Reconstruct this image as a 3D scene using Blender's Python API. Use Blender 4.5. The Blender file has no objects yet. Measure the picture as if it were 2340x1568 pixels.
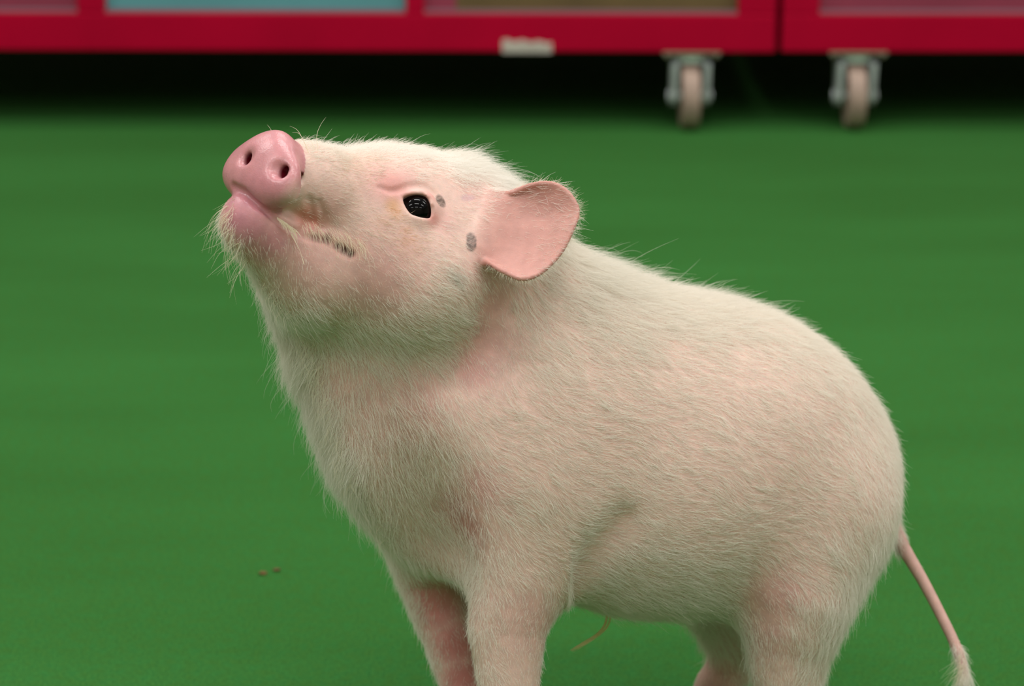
import bpy, bmesh, math, random, time
T0 = time.time()
import numpy as np
from mathutils import Vector, Matrix, kdtree

random.seed(7)
rng = np.random.default_rng(7)
S = bpy.context.scene
COL = S.collection

# ------------------------------------------------------------------ camera, world, light, exposure
CAM_H, PITCH, LENS = 0.863, math.radians(17.53), 85.0
FPX = 2340 * LENS / 36.0
cam_d = bpy.data.cameras.new('camera'); cam = bpy.data.objects.new('camera', cam_d); COL.objects.link(cam)
cam.location = (0, 0, CAM_H); cam.rotation_euler = (math.pi/2 - PITCH, 0, 0)
cam_d.lens = LENS; cam_d.sensor_width = 36.0
cam_d.clip_start = 0.05; cam_d.clip_end = 60
cam_d.dof.use_dof = True; cam_d.dof.focus_distance = 1.62; cam_d.dof.aperture_fstop = 6.5
S.camera = cam

S.view_settings.view_transform = 'Standard'; S.view_settings.look = 'None'
S.view_settings.exposure = 0.0; S.view_settings.gamma = 1.0
S.view_settings.use_curve_mapping = False
S.cycles.max_bounces = 7; S.cycles.diffuse_bounces = 3; S.cycles.glossy_bounces = 3
S.cycles.transmission_bounces = 5; S.cycles.transparent_max_bounces = 8
S.cycles.sample_clamp_indirect = 4.0
S.cycles.use_denoising = True
S.cycles_curves.shape = 'RIBBONS'; S.cycles_curves.subdivisions = 2

world = bpy.data.worlds.new('world'); S.world = world; world.use_nodes = True
bg = world.node_tree.nodes['Background']
bg.inputs[0].default_value = (1.0, 0.985, 0.95, 1); bg.inputs[1].default_value = 0.40

def area(name, loc, size, size_y, power, rot=(0, 0, 0), color=(1, 0.985, 0.95)):
    l = bpy.data.lights.new(name, 'AREA'); l.shape = 'RECTANGLE'; l.size = size; l.size_y = size_y
    l.energy = power; l.color = color
    o = bpy.data.objects.new(name, l); COL.objects.link(o); o.location = loc; o.rotation_euler = rot
    return o
for ly, LP in ((-0.8, 16), (0.8, 18.5), (2.3, 20), (3.7, 14)):
    for lx in (-1.9, 0.1, 2.1):
        area('ceiling_lamp', (lx, ly, 2.7), 1.2, 0.3, LP)

def srgb(r, g, b):
    def f(c):
        c /= 255.0
        return c/12.92 if c <= 0.04045 else ((c+0.055)/1.055)**2.4
    return (f(r), f(g), f(b), 1.0)

# ------------------------------------------------------------------ helpers
def new_mat(name, color, rough=0.6, metal=0.0, noise=0.0, nscale=40, bump=0.0, bscale=200, spec=0.5, coat=0.0):
    m = bpy.data.materials.new(name); m.use_nodes = True
    nt = m.node_tree; b = nt.nodes['Principled BSDF']
    b.inputs['Base Color'].default_value = color; b.inputs['Roughness'].default_value = rough
    b.inputs['Metallic'].default_value = metal; b.inputs['Specular IOR Level'].default_value = spec
    b.inputs['Coat Weight'].default_value = coat
    tc = nt.nodes.new('ShaderNodeTexCoord')
    if noise > 0:
        n = nt.nodes.new('ShaderNodeTexNoise'); n.inputs['Scale'].default_value = nscale; n.inputs['Detail'].default_value = 5
        mx = nt.nodes.new('ShaderNodeMix'); mx.data_type = 'RGBA'; mx.blend_type = 'MULTIPLY'; mx.inputs[0].default_value = 1
        mr = nt.nodes.new('ShaderNodeMapRange'); mr.inputs['From Min'].default_value = 0.3; mr.inputs['From Max'].default_value = 0.7
        mr.inputs['To Min'].default_value = 1-noise; mr.inputs['To Max'].default_value = 1+noise*0.4
        nt.links.new(tc.outputs['Object'], n.inputs['Vector']); nt.links.new(n.outputs['Fac'], mr.inputs['Value'])
        mx.inputs[6].default_value = color; nt.links.new(mr.outputs[0], mx.inputs[7])
        nt.links.new(mx.outputs[2], b.inputs['Base Color'])
    if bump > 0:
        n2 = nt.nodes.new('ShaderNodeTexNoise'); n2.inputs['Scale'].default_value = bscale; n2.inputs['Detail'].default_value = 4
        bp = nt.nodes.new('ShaderNodeBump'); bp.inputs['Strength'].default_value = bump; bp.inputs['Distance'].default_value = 0.002
        nt.links.new(tc.outputs['Object'], n2.inputs['Vector']); nt.links.new(n2.outputs['Fac'], bp.inputs['Height'])
        nt.links.new(bp.outputs[0], b.inputs['Normal'])
    return m

def link_mesh(name, me, mat=None, parent=None, smooth=False):
    o = bpy.data.objects.new(name, me); COL.objects.link(o)
    if mat is not None: me.materials.append(mat)
    if smooth: me.polygons.foreach_set('use_smooth', [True]*len(me.polygons))
    if parent is not None: o.parent = parent
    return o

def bm_obj(name, bm, mat=None, parent=None, bevel=0.0, seg=2, smooth=False):
    if bevel > 0:
        bmesh.ops.bevel(bm, geom=[e for e in bm.edges if e.calc_face_angle(0) > 0.6], offset=bevel, segments=seg, affect='EDGES', profile=0.6)
    bmesh.ops.recalc_face_normals(bm, faces=bm.faces)
    me = bpy.data.meshes.new(name); bm.to_mesh(me); bm.free()
    o = link_mesh(name, me, mat, parent)
    if smooth:
        me.polygons.foreach_set('use_smooth', [True]*len(me.polygons)); 
        try: me.set_sharp_from_angle(angle=math.radians(40))
        except Exception: pass
    return o

def add_box(bm, x0, x1, y0, y1, z0, z1):
    r = bmesh.ops.create_cube(bm, size=1.0)
    for v in r['verts']:
        v.co.x = x0 + (v.co.x+.5)*(x1-x0); v.co.y = y0 + (v.co.y+.5)*(y1-y0); v.co.z = z0 + (v.co.z+.5)*(z1-z0)

def box(name, x0, x1, y0, y1, z0, z1, mat, parent=None, bevel=0.0):
    bm = bmesh.new(); add_box(bm, x0, x1, y0, y1, z0, z1)
    return bm_obj(name, bm, mat, parent, bevel)

def add_cyl(bm, c, r, depth, axis='Z', seg=32):
    rot = {'Z': Matrix.Identity(4), 'X': Matrix.Rotation(math.pi/2, 4, 'Y'), 'Y': Matrix.Rotation(math.pi/2, 4, 'X')}[axis]
    bmesh.ops.create_cone(bm, cap_ends=True, segments=seg, radius1=r, radius2=r, depth=depth, matrix=Matrix.Translation(c) @ rot)

def lathe_x(name, prof, mat, parent, seg=48):
    bm = bmesh.new(); n = len(prof); rings = []
    for k in range(seg):
        a = 2*math.pi*k/seg
        rings.append([bm.verts.new((x, r*math.cos(a), r*math.sin(a))) for x, r in prof])
    for k in range(seg):
        A, B = rings[k], rings[(k+1) % seg]
        for i in range(n-1): bm.faces.new((A[i], B[i], B[i+1], A[i+1]))
    bm.faces.new([rings[k][0] for k in range(seg)]); bm.faces.new([rings[k][-1] for k in range(seg)][::-1])
    return bm_obj(name, bm, mat, parent, smooth=True)

def empty(name, loc, rz=0, **props):
    o = bpy.data.objects.new(name, None); COL.objects.link(o); o.location = loc; o.rotation_euler = (0, 0, rz)
    o.empty_display_size = 0.1
    for k, v in props.items(): o[k] = v
    return o

def floor_at(u, v, height=0.0):
    """point of the horizontal plane z=height seen at a pixel"""
    x, y = (u-1170)/FPX, (v-784)/FPX
    dz = -math.sin(PITCH) - y*math.cos(PITCH); dy = math.cos(PITCH) - y*math.sin(PITCH)
    t = (height - CAM_H)/dz
    return Vector((x*t, dy*t, height))

# ------------------------------------------------------------------ the setting
def floor_mat():
    m = bpy.data.materials.new('green_carpet'); m.use_nodes = True; nt = m.node_tree; N = nt.nodes; L = nt.links
    b = N['Principled BSDF']; b.inputs['Roughness'].default_value = 0.95; b.inputs['Specular IOR Level'].default_value = 0.15
    tc = N.new('ShaderNodeTexCoord')
    def noise(scale, detail=3, sc=(1, 1, 1)):
        mp = N.new('ShaderNodeMapping'); mp.inputs['Scale'].default_value = sc
        L.new(tc.outputs['Object'], mp.inputs['Vector'])
        n = N.new('ShaderNodeTexNoise'); n.inputs['Scale'].default_value = scale; n.inputs['Detail'].default_value = detail
        L.new(mp.outputs[0], n.inputs['Vector']); return n
    n1 = noise(3.2, 4, (0.5, 1.6, 1)); n2 = noise(420, 3, (1, 0.75, 1)); n3 = noise(95, 4)
    r1 = N.new('ShaderNodeValToRGB')
    r1.color_ramp.elements[0].position = 0.3; r1.color_ramp.elements[0].color = srgb(44, 97, 36)
    r1.color_ramp.elements[1].position = 0.72; r1.color_ramp.elements[1].color = srgb(48, 106, 43)
    L.new(n1.outputs['Fac'], r1.inputs[0])
    r2 = N.new('ShaderNodeValToRGB')
    r2.color_ramp.elements[0].position = 0.3; r2.color_ramp.elements[0].color = (0.62, 0.74, 0.8, 1)
    r2.color_ramp.elements[1].position = 0.72; r2.color_ramp.elements[1].color = (1.32, 1.16, 1.2, 1)
    L.new(n2.outputs['Fac'], r2.inputs[0])
    r3 = N.new('ShaderNodeValToRGB')
    r3.color_ramp.elements[0].position = 0.32; r3.color_ramp.elements[0].color = (1.12, 0.95, 0.85, 1)
    r3.color_ramp.elements[1].position = 0.68; r3.color_ramp.elements[1].color = (0.9, 1.05, 1.15, 1)
    L.new(n3.outputs['Fac'], r3.inputs[0])
    def mul(a, c):
        x = N.new('ShaderNodeMix'); x.data_type = 'RGBA'; x.blend_type = 'MULTIPLY'; x.inputs[0].default_value = 1
        L.new(a, x.inputs[6]); L.new(c, x.inputs[7]); return x.outputs[2]
    L.new(mul(mul(r1.outputs[0], r2.outputs[0]), r3.outputs[0]), b.inputs['Base Color'])
    bp = N.new('ShaderNodeBump'); bp.inputs['Strength'].default_value = 0.45; bp.inputs['Distance'].default_value = 0.003
    L.new(n2.outputs['Fac'], bp.inputs['Height']); L.new(bp.outputs[0], b.inputs['Normal'])
    return m
fl = box('floor', -4.5, 4.5, -1.5, 5.6, -0.05, 0.0, floor_mat()); fl['kind'] = 'structure'; fl['label'] = 'short green carpet floor'
wall_m = new_mat('wall_paint', srgb(196, 186, 160), 0.8, noise=0.1, nscale=2)
wb = box('wall_back', -4.5, 4.5, 5.6, 5.7, 0, 2.7, wall_m); wb['kind'] = 'structure'; wb['label'] = 'plain cream wall behind the red pens'
wall_s = new_mat('wall_paint_side', srgb(205, 196, 178), 0.8, noise=0.1, nscale=2)
for nm, b_ in (('wall_left', (-4.6, -4.5, -1.5, 5.6)), ('wall_right', (4.5, 4.6, -1.5, 5.6)), ('wall_front', (-4.5, 4.5, -1.6, -1.5))):
    w_ = box(nm, b_[0], b_[1], b_[2], b_[3], 0, 2.7, wall_s); w_['kind'] = 'structure'
bb = box('baseboard_back', -4.5, 4.5, 5.585, 5.6, 0, 0.09, new_mat('skirting', srgb(120, 96, 70), 0.6)); bb['kind'] = 'structure'

# ------------------------------------------------------------------ red wheeled pens
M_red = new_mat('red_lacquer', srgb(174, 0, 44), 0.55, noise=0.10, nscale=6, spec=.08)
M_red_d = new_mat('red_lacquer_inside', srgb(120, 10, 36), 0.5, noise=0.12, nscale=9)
M_teal = new_mat('teal_board', srgb(88, 150, 156), 0.6, noise=0.12, nscale=5)
M_brown = new_mat('olive_brown_board', srgb(104, 84, 48), 0.7, noise=0.35, nscale=7)
M_mag = new_mat('dusty_magenta_board', srgb(140, 48, 72), 0.7, noise=0.2, nscale=5)
M_grey = new_mat('grey_sill_plastic', srgb(116, 86, 98), 0.6)
M_deck = new_mat('deck_board', srgb(52, 40, 30), 0.85, noise=0.2, nscale=12)
M_zinc = new_mat('zinc', srgb(196, 202, 204), 0.45, metal=0.15, noise=0.1, nscale=60)
M_zinc_b = new_mat('zinc_bright', srgb(214, 232, 228), 0.4, metal=0.1)
M_plate = new_mat('dull_plate', srgb(128, 128, 108), 0.6, noise=.2, nscale=60)
M_wheel = new_mat('worn_wheel_rubber', srgb(164, 140, 126), 0.65, noise=0.25, nscale=45)
M_hub = new_mat('wheel_hub', srgb(120, 108, 100), 0.6)
M_tape = new_mat('white_tape', srgb(244, 238, 226), 0.6, noise=0.08, nscale=30)

def make_caster(parent, x, y, topz, rz):
    """swivel castor, wheel centre above the floor; x, y in the pen's own frame"""
    c = empty('caster', (x, y, 0), rz); c.parent = parent; c.scale = (1.06,)*3; topz = topz/1.06
    wr = 0.0505
    w = lathe_x('wheel', [(-.0125, wr-.012), (-.0140, wr-.005), (-.0135, wr-.002), (-.0105, wr-.0003), (-.005, wr), (.005, wr), (.0105, wr-.0003), (.0135, wr-.002), (.0140, wr-.005), (.0125, wr-.012),
                           ], M_wheel, c)
    w.location = (0, 0, wr)
    bm = bmesh.new(); add_cyl(bm, (0, 0, wr), .0065, .066, 'X', 20)
    for s in (-1, 1):
        add_cyl(bm, (s*.0310, 0, wr), .0090, .0060, 'X', 24)
    bm_obj('axle_bolt', bm, M_zinc, c)
    # fork: crown bridge and two cheeks that taper to the axle
    bm = bmesh.new()
    for s in (-1, 1):
        pts = [(-.026, .104), (.026, .104), (.022, .085), (.013, wr-.004), (.006, wr-.013), (-.006, wr-.013), (-.013, wr-.004), (-.022, .085)]
        A = [bm.verts.new((s*.0205, p[0], p[1])) for p in pts]; B = [bm.verts.new((s*.0300, p[0], p[1])) for p in pts]
        bm.faces.new(A); bm.faces.new(B[::-1])
        for i in range(len(pts)): bm.faces.new((A[i], A[(i+1) % 8], B[(i+1) % 8], B[i]))
    add_box(bm, -.0280, .0280, -.018, .026, .1035, .1075)
    bm_obj('fork', bm, M_zinc, c, bevel=.0028)
    bm = bmesh.new(); add_cyl(bm, (0, 0, .1115), .021, .010, 'Z', 32); add_cyl(bm, (0, 0, .117), .015, .006, 'Z', 32)
    bm_obj('swivel_race', bm, M_zinc_b, c, bevel=.001, smooth=True)
    bm = bmesh.new(); add_box(bm, -.044, .044, -.030, .030, topz-.0035, topz)
    for sx in (-1, 1):
        for sy in (-1, 1): add_cyl(bm, (sx*.037, sy*.024, topz-.0055), .0055, .005, 'Z', 6)
    bm_obj('top_plate', bm, M_plate, c, bevel=.0006)
    return c

RB, RT, DEP, HGT = .1310, .1925, 1.0, .78     # underside of the rail, its top, depth and height of a pen
def pen(label, origin, rz, x0, x1, posts, bays, casters):
    """x0, x1, posts, bays in metres along the front, measured from the origin"""
    t = empty('wheeled_pen', origin, rz, label=label, category='pen')
    box('bottom_rail', x0, x1, 0, .045, RB, RT, M_red, t, .003)
    box('rear_rail', x0, x1 - (.022 if x1 == 0 else 0), DEP-.045, DEP, RB, RT, M_red, t, .003)
    box('top_rail', x0, x1, 0, .045, HGT-.05, HGT, M_red, t, .003)
    box('rear_top_rail', x0, x1 - (.022 if x1 == 0 else 0), DEP-.045, DEP, HGT-.05, HGT, M_red, t, .003)
    xi = x1 - (.022 if x1 == 0 else 0)       # the joint side stands a little inside the front rail
    for xs in (x0, xi-.045):
        box('side_rail', xs, xs+.045, .0455, DEP-.0455, RB, RT, M_red, t, .003)
        box('side_top_rail', xs, xs+.045, .0455, DEP-.0455, HGT-.05, HGT, M_red, t, .003)
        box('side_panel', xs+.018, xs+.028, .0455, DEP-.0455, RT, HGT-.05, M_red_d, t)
    if x1 == 0: box('light_block_strip', xi+.0005, xi+.0050, .05, DEP-.02, RB+.01, RT, M_deck, t)  # added strip, keeps light from leaking down the slit between the pens
    box('deck', x0+.0455, xi-.0455, .0455, DEP-.0455, RB+.004, RB+.022, M_deck, t)
    for a, b in posts:
        box('post', a, b, .001, .044, RT, HGT-.05, M_red, t, .003)
    for xs in (x0, xi-.055):
        box('post', xs, xs+.055, DEP-.044, DEP-.001, RT, HGT-.05, M_red, t, .003)
    for a, b, m in bays:
        box('panel', a, b, .020, .030, RT, HGT-.05, m, t)
        box('sill_strip', a, b, .004, .018, RT-.0005, RT+.0045, M_grey, t, .001)
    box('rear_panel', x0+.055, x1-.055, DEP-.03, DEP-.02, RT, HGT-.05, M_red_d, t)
    for cx, cy, cr in casters: make_caster(t, cx, cy, RB, cr)
    return t

Zp = 1/1385.0                                # metres for one pixel at the pens
def pxm(u): return (u-1774)*Zp
o_l = floor_at(1772, 117, RB); o_r = floor_at(1780, 116, RB)
left = pen('long red wheeled pen with teal and brown boards, left of the joint', (o_l.x-.0015, o_l.y-.012, 0), math.radians(-0.9),
    pxm(-640), 0.0,
    [(pxm(-640), pxm(-570)), (pxm(205), pxm(268)), (pxm(944), pxm(985)), (pxm(1688), 0.0)],
    [(pxm(-570), pxm(205), M_mag), (pxm(268), pxm(944), M_teal), (pxm(985), pxm(1056), M_mag), (pxm(1056), pxm(1688), M_brown)],
    [(pxm(1586), .0285, math.radians(1)), (pxm(-450), .030, .3), (pxm(-450), DEP-.09, .2), (pxm(1586), DEP-.09, -.3)])
right = pen('red wheeled pen with dusty magenta boards, right of the joint', (o_r.x+.0025, o_r.y-.012, 0), 0.0,
    0.0, 1.25,
    [(0.0, .060), (1.19, 1.25)], [(.060, 1.19, M_mag)],
    [(.126, .0285, math.radians(-1)), (1.12, .030, .2), (.126, DEP-.09, .2), (1.12, DEP-.09, -.1)])
# white tape wrapped round the lower edge of the long rail
bm = bmesh.new()
a0, a1 = pxm(1160), pxm(1272); n = 10
prof = [(-.0012, RB+.020), (-.0018, RB+.012), (-.0018, RB-.0018), (.018, RB-.0018)]
cols_ = []
for i in range(n+1):
    x = a0 + (a1-a0)*i/n; w = .0022*math.sin(i*1.9)
    cols_.append([bm.verts.new((x, p[0], p[1]+(w - .004*i/n if j < 1 else 0))) for j, p in enumerate(prof)])
for i in range(n):
    for j in range(3): bm.faces.new((cols_[i][j], cols_[i+1][j], cols_[i+1][j+1], cols_[i][j+1]))
bmesh.ops.solidify(bm, geom=bm.faces[:], thickness=.0009)
tp = bm_obj('tape_patch', bm, M_tape, left); tp['label'] = 'white tape patch on the lower edge of the red rail'

# ------------------------------------------------------------------ crumbs on the carpet
def crumb(u, v, r, col, label, seed):
    rr = random.Random(seed); bm = bmesh.new(); bmesh.ops.create_icosphere(bm, subdivisions=2, radius=r)
    for vv in bm.verts:
        vv.co *= 1 + rr.uniform(-.22, .22); vv.co.z *= .55; vv.co.x *= 1.35
    z0 = min(vv.co.z for vv in bm.verts)
    for vv in bm.verts: vv.co.z -= z0
    o = bm_obj('crumb', bm, new_mat('crumb', col, .9, noise=.4, nscale=500), smooth=True)
    o.location = floor_at(u, v); o['label'] = label; o['category'] = 'crumb'; o['group'] = 'brown crumbs on the carpet'
crumb(601, 1313, .0026, srgb(116, 84, 46), 'flat brown crumb on the green carpet, left one of the close pair', 3)
crumb(632, 1305, .0024, srgb(104, 76, 44), 'round brown crumb on the green carpet, right one of the close pair', 4)

# ================================================================== THE PIG
f32 = np.float32
sp, cp = math.sin(PITCH), math.cos(PITCH)
def W(u, v, Z): return np.array([(u-1170)/FPX*Z, (v-784)/FPX*Z, Z])      # camera-axes metres: right, down, away
def floorv(Z): return 784 + FPX*((CAM_H - Z*sp)/cp)/Z
def nrm(a): a = np.asarray(a, float); return a/np.linalg.norm(a)
def smin(a, b, k):
    h = np.maximum(k-np.abs(a-b), 0)/k
    return np.minimum(a, b) - h*h*k*0.25
def smax(a, b, k): return -smin(-a, -b, k)

def cone(P, a, ra, b, rb):
    """round cone, exact"""
    ba = b-a; l2 = float(ba@ba); rr = float(ra-rb); a2 = l2-rr*rr
    pa = P-a.astype(f32)
    if a2 <= 1e-12:
        c, q = (a, ra) if ra > rb else (b, rb)
        return sph(P, c, q)
    L = math.sqrt(l2); n = (ba/L).astype(f32)
    y = pa@n; x = np.sqrt(np.maximum((pa*pa).sum(1)-y*y, 0))      # along, across
    s_ = rr/L; c_ = math.sqrt(1-s_*s_)
    u = y*c_ - x*s_                                              # foot point along the tangent line
    d = x*c_ + y*s_ - ra
    d = np.where(u < 0, np.sqrt(x*x+y*y)-ra, d)
    z = y-L
    return np.where(u > L*c_, np.sqrt(x*x+z*z)-rb, d).astype(f32)
def sph(P, c, r):
    q = P-c.astype(f32); return np.sqrt((q*q).sum(1)) - f32(r)
def ell(P, c, A, R):
    """A rows: axes"""
    q = (P-c.astype(f32))@A.T.astype(f32); R = np.asarray(R, f32)
    k0 = np.sqrt(((q/R)**2).sum(1)); k1 = np.sqrt(((q/(R*R))**2).sum(1))
    return k0*(k0-1)/np.maximum(k1, 1e-6)
def R_(px, Z): return px*Z/FPX

# prim list helper: C(u,v,Z,r px)
def C(u, v, Z, r): return (W(u, v, Z), R_(r, Z))

# head frame
H0 = W(1000, 560, 1.685)
HL = nrm([.62, .22, -.75]); HF = nrm([-.685, -.31, -.66]); HF = nrm(HF - HL*(HF@HL)); HU = np.cross(HF, HL); HU = HU if HU[1] < 0 else -HU
HA = np.array([HF, HL, HU])
def HM(u, v, off=0.0):
    """point on the head's middle plane at a pixel (off: metres towards the near side)"""
    d = np.array([(u-1170)/FPX, (v-784)/FPX, 1.0]); t = ((H0+HL*off)@HL)/(d@HL); return d*t
def mir(p): return p - 2*HL*((p-H0)@HL)
def HC(u, v, r, off=0.0):
    p = HM(u, v, off); return (p, R_(r, p[2]))

def chain(pts, n=3):
    c = np.array([np.append(p, q) for p, q in pts]); out = []
    for i in range(len(c)-1):
        p0, p1, p2, p3 = c[max(i-1, 0)], c[i], c[i+1], c[min(i+2, len(c)-1)]
        for k in range(n):
            f = k/n; out.append(.5*((2*p1)+(-p0+p2)*f+(2*p0-5*p1+4*p2-p3)*f*f+(-p0+3*p1-3*p2+p3)*f**3))
    out.append(c[-1]); return [(o[:3], o[3]) for o in out]
def chain_d(P, ch):
    d = None
    for (a, ra), (b, rb) in zip(ch[:-1], ch[1:]):
        q = cone(P, a, ra, b, rb); d = q if d is None else np.minimum(d, q)
    return d
def within(P, lo_, hi_, fn, default=.06):
    m = np.nonzero(np.all((P > np.array(lo_, f32)) & (P < np.array(hi_, f32)), axis=1))[0]
    out = np.full(len(P), default, f32)
    if len(m): out[m] = fn(P[m])
    return out
BODY = chain([C(1225, 985, 1.742, 312), C(1450, 1016, 1.762, 357), C(1650, 1042, 1.785, 342), C(1768, 1086, 1.80, 283)], 4)
NECK = [ (C(1240, 905, 1.738, 288), C(1120, 695, 1.715, 220)), (C(1020, 985, 1.722, 235), C(930, 870, 1.712, 190)), (C(930, 870, 1.712, 190), C(815, 780, 1.70, 122)), (C(815, 780, 1.70, 122), C(680, 640, 1.665, 84)),
         (C(1020, 985, 1.722, 235), C(1060, 1120, 1.735, 200)) ]
LEGS = [
    # near foreleg, far foreleg, near hind leg, far hind leg
    [C(1215, 1120, 1.70, 185), C(1185, 1300, 1.688, 128), C(1160, 1425, 1.685, 92), C(1163, 1568, 1.685, 70), C(1168, 1700, 1.685, 58), C(1160, 1860, 1.685, 44), C(1145, floorv(1.68)-30, 1.682, 45)],
    [C(1010, 1150, 1.775, 150), C(992, 1300, 1.79, 88), C(1034, 1450, 1.79, 68), C(1062, 1568, 1.79, 56), C(1085, 1680, 1.79, 45), C(1090, 1740, 1.79, 40), C(1075, floorv(1.785)-27, 1.787, 42)],
    [C(1860, 1180, 1.755, 165), C(1825, 1340, 1.74, 132), C(1803, 1460, 1.745, 99), C(1798, 1560, 1.75, 78), C(1812, 1640, 1.755, 60), C(1800, 1800, 1.755, 42), C(1782, floorv(1.75)-28, 1.752, 43)],
    [C(1790, 1200, 1.86, 150), C(1722, 1355, 1.875, 106), C(1692, 1490, 1.88, 58), C(1640, 1568, 1.885, 52), C(1615, 1620, 1.885, 42), C(1592, 1660, 1.885, 36), C(1575, floorv(1.885)-26, 1.885, 40)],
]
TAIL = chain([C(2030, 1185, 1.845, 21), C(2064, 1252, 1.842, 16), C(2106, 1322, 1.835, 13.5), C(2152, 1410, 1.825, 12.5), C(2190, 1490, 1.815, 12), C(2204, 1545, 1.81, 9), C(2200, 1590, 1.81, 5)], 2)
LEGS = [chain(l, 2) for l in LEGS]
def bounds(ch, pad=.05):
    a = np.array([c[0] for c in ch]); rr = max(c[1] for c in ch) + pad
    return a.min(0)-rr, a.max(0)+rr
LEGB = [bounds(l) for l in LEGS]; TAILB = bounds(TAIL, .03)
HEAD = [ (HC(1000, 575, 222), HC(885, 508, 160)), (HC(885, 508, 160), HC(700, 428, 84)), (HC(700, 428, 84), HC(640, 402, 78)) ]
JAW = [ (HC(580, 509, 78), HC(720, 612, 116)), (HC(720, 612, 116), HC(930, 655, 158)) ]
# paired cheeks (offset to each side)
CHESTG = [(W(800, 900, 1.60), .0001), (W(860, 1020, 1.615), .028), (W(915, 1140, 1.635), .034), (W(965, 1290, 1.675), .030)]
CHEEK = [ (HC(970, 650, 128, .040), HC(860, 600, 86, .028)) ]

nose_c = HM(603, 388)
NF = nrm(HF + np.array([0.03, 0.0, -0.04])); NL = nrm(HL - NF*(HL@NF)); NU = nrm(np.cross(NF, NL)); NU = NU if NU[1] < 0 else -NU
NA = np.array([NF, NL, NU])

def ear_points(far=False):
    O = [(1176, 440), (1212, 424), (1255, 419), (1290, 434), (1313, 463), (1319, 490), (1305, 530), (1284, 572), (1255, 606), (1225, 629), (1190, 637), (1153, 622), (1122, 604)]
    B = [(1128, 452), (1118, 480), (1106, 510), (1096, 540), (1090, 566), (1096, 590)]
    ZO = [1.640, 1.636, 1.633, 1.630, 1.626, 1.622, 1.614, 1.608, 1.602, 1.598, 1.597, 1.600, 1.607]
    ZB = [[EARB[i]] for i in range(6)]
    def samp(pts, s):
        pts = np.array(pts, float); x = s*(len(pts)-1); i = np.clip(x.astype(int), 0, len(pts)-2); f = (x-i)
        if pts.ndim > 1: f = f[:, None]
        if len(pts) > 8:   # catmull
            im = np.clip(i-1, 0, None); ip = np.clip(i+2, None, len(pts)-1)
            p0, p1, p2, p3 = pts[im], pts[i], pts[i+1], pts[ip]
            return .5*((2*p1)+(-p0+p2)*f+(2*p0-5*p1+4*p2-p3)*f**2+(-p0+3*p1-3*p2+p3)*f**3)
        return pts[i]*(1-f)+pts[i+1]*f
    ns, nt_ = 150, 110
    s = np.repeat(np.linspace(0, 1, ns), nt_); t = np.tile(np.linspace(0, 1, nt_), ns)
    o = samp(O, s); b = samp(B, s); zo = samp(ZO, s)
    uv = b + (o-b)*t[:, None]
    zb = samp(ZB, s)[:, 0]
    z = zb + (zo-zb)*t + .0085*np.sin(np.pi*t)*np.sin(np.pi*s)**.7 + .003*np.sin(np.pi*t)**2
    z = z + .0035*np.sin(9*s+2.0*t)*t*t*.5
    P = np.stack([(uv[:, 0]-1170)/FPX*z, (uv[:, 1]-784)/FPX*z, z], 1)
    return P, t
def far_to_near(P):
    q = P - np.array([0, .007, .002]); d = (q-H0)@HL
    return q - 2*d[:, None]*HL
def ear_d(P):
    out = np.full(len(P), .05, f32)
    m = np.all((P > EB0) & (P < EB1), axis=1)
    idx = np.nonzero(m)[0]
    if len(idx):
        th = np.array([kd.find(Vector(P[i].tolist()))[1:3] for i in idx])
        t = EART[th[:, 0].astype(int)]
        out[idx] = th[:, 1] - (.0032 - .0015*t)
    return out

def sdf0(P, ears=True):
    P = P.astype(f32)
    d = None
    d = chain_d(P, BODY)
    n = None
    for a, b in NECK:
        c = cone(P, a[0], a[1], b[0], b[1]); n = c if n is None else smin(n, c, .035)
    d = smin(d, n, .045)
    # belly, withers and haunch fullness
    d = smin(d, ell(P, W(1480, 1130, 1.755), np.eye(3), (.105, .082, .095)), .03)
    for li, leg in enumerate(LEGS):
        d = smin(d, within(P, *LEGB[li], lambda Q: chain_d(Q, leg)), (.034, .024, .034, .024)[li])
    d = smin(d, cone(P, W(1590, 1372, 1.845), R_(42, 1.845), W(1668, 1452, 1.87), R_(40, 1.87)), .022)
    d = smin(d, within(P, *TAILB, lambda Q: chain_d(Q, TAIL), .03), .006)
    hd = within(P, HB[0], HB[1], lambda Q: head_d(Q), .06)
    d = smin(d, hd, .028)
    g = np.nonzero((P[:, 0] < .0) & (P[:, 1] > .0) & (P[:, 2] < 1.76))[0]
    if len(g): d[g] = smax(d[g], -chain_d(P[g], CHESTG), .035)
    if ears:
        d = smin(d, ear_d(P), .009)
        d = smin(d, ear_d(far_to_near(P)), .009)
    return d
HB = (W(440, 230, 1.5)-np.array([.06, .04, .1]), W(1320, 950, 1.5)+np.array([.03, .05, .36]))
def head_d(P):
    h = None
    for a, b in HEAD:
        c = cone(P, a[0], a[1], b[0], b[1]); h = c if h is None else smin(h, c, .02)
    for a, b in CHEEK:
        h = smin(h, cone(P, a[0], a[1], b[0], b[1]), .03)
        h = smin(h, cone(P, mir(a[0]), a[1], mir(b[0]), b[1]), .03)
    # snout end: disc with an arched top rim and a heavy upper lip
    nd = ell(P, nose_c - NU*.0018, NA, (.0125, .0365, .0222))
    nd = smin(nd, ell(P, nose_c + NU*.0100 - NF*.002, NA, (.0100, .0165, .0175)), .013)
    nd = smin(nd, ell(P, nose_c - NU*.0095 - NF*.003, NA, (.0130, .0352, .0122)), .010)
    h = smin(h, nd, .007)
    j = None
    for a, b in JAW:
        c = cone(P, a[0], a[1], b[0], b[1]); j = c if j is None else smin(j, c, .015)
    tj = np.clip(((P-H0.astype(f32))@HF.astype(f32) - .055)/.075, 0, 1)
    h = smin(h, j, .0030 + .030*(1-tj)**1.5)
    return h

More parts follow.
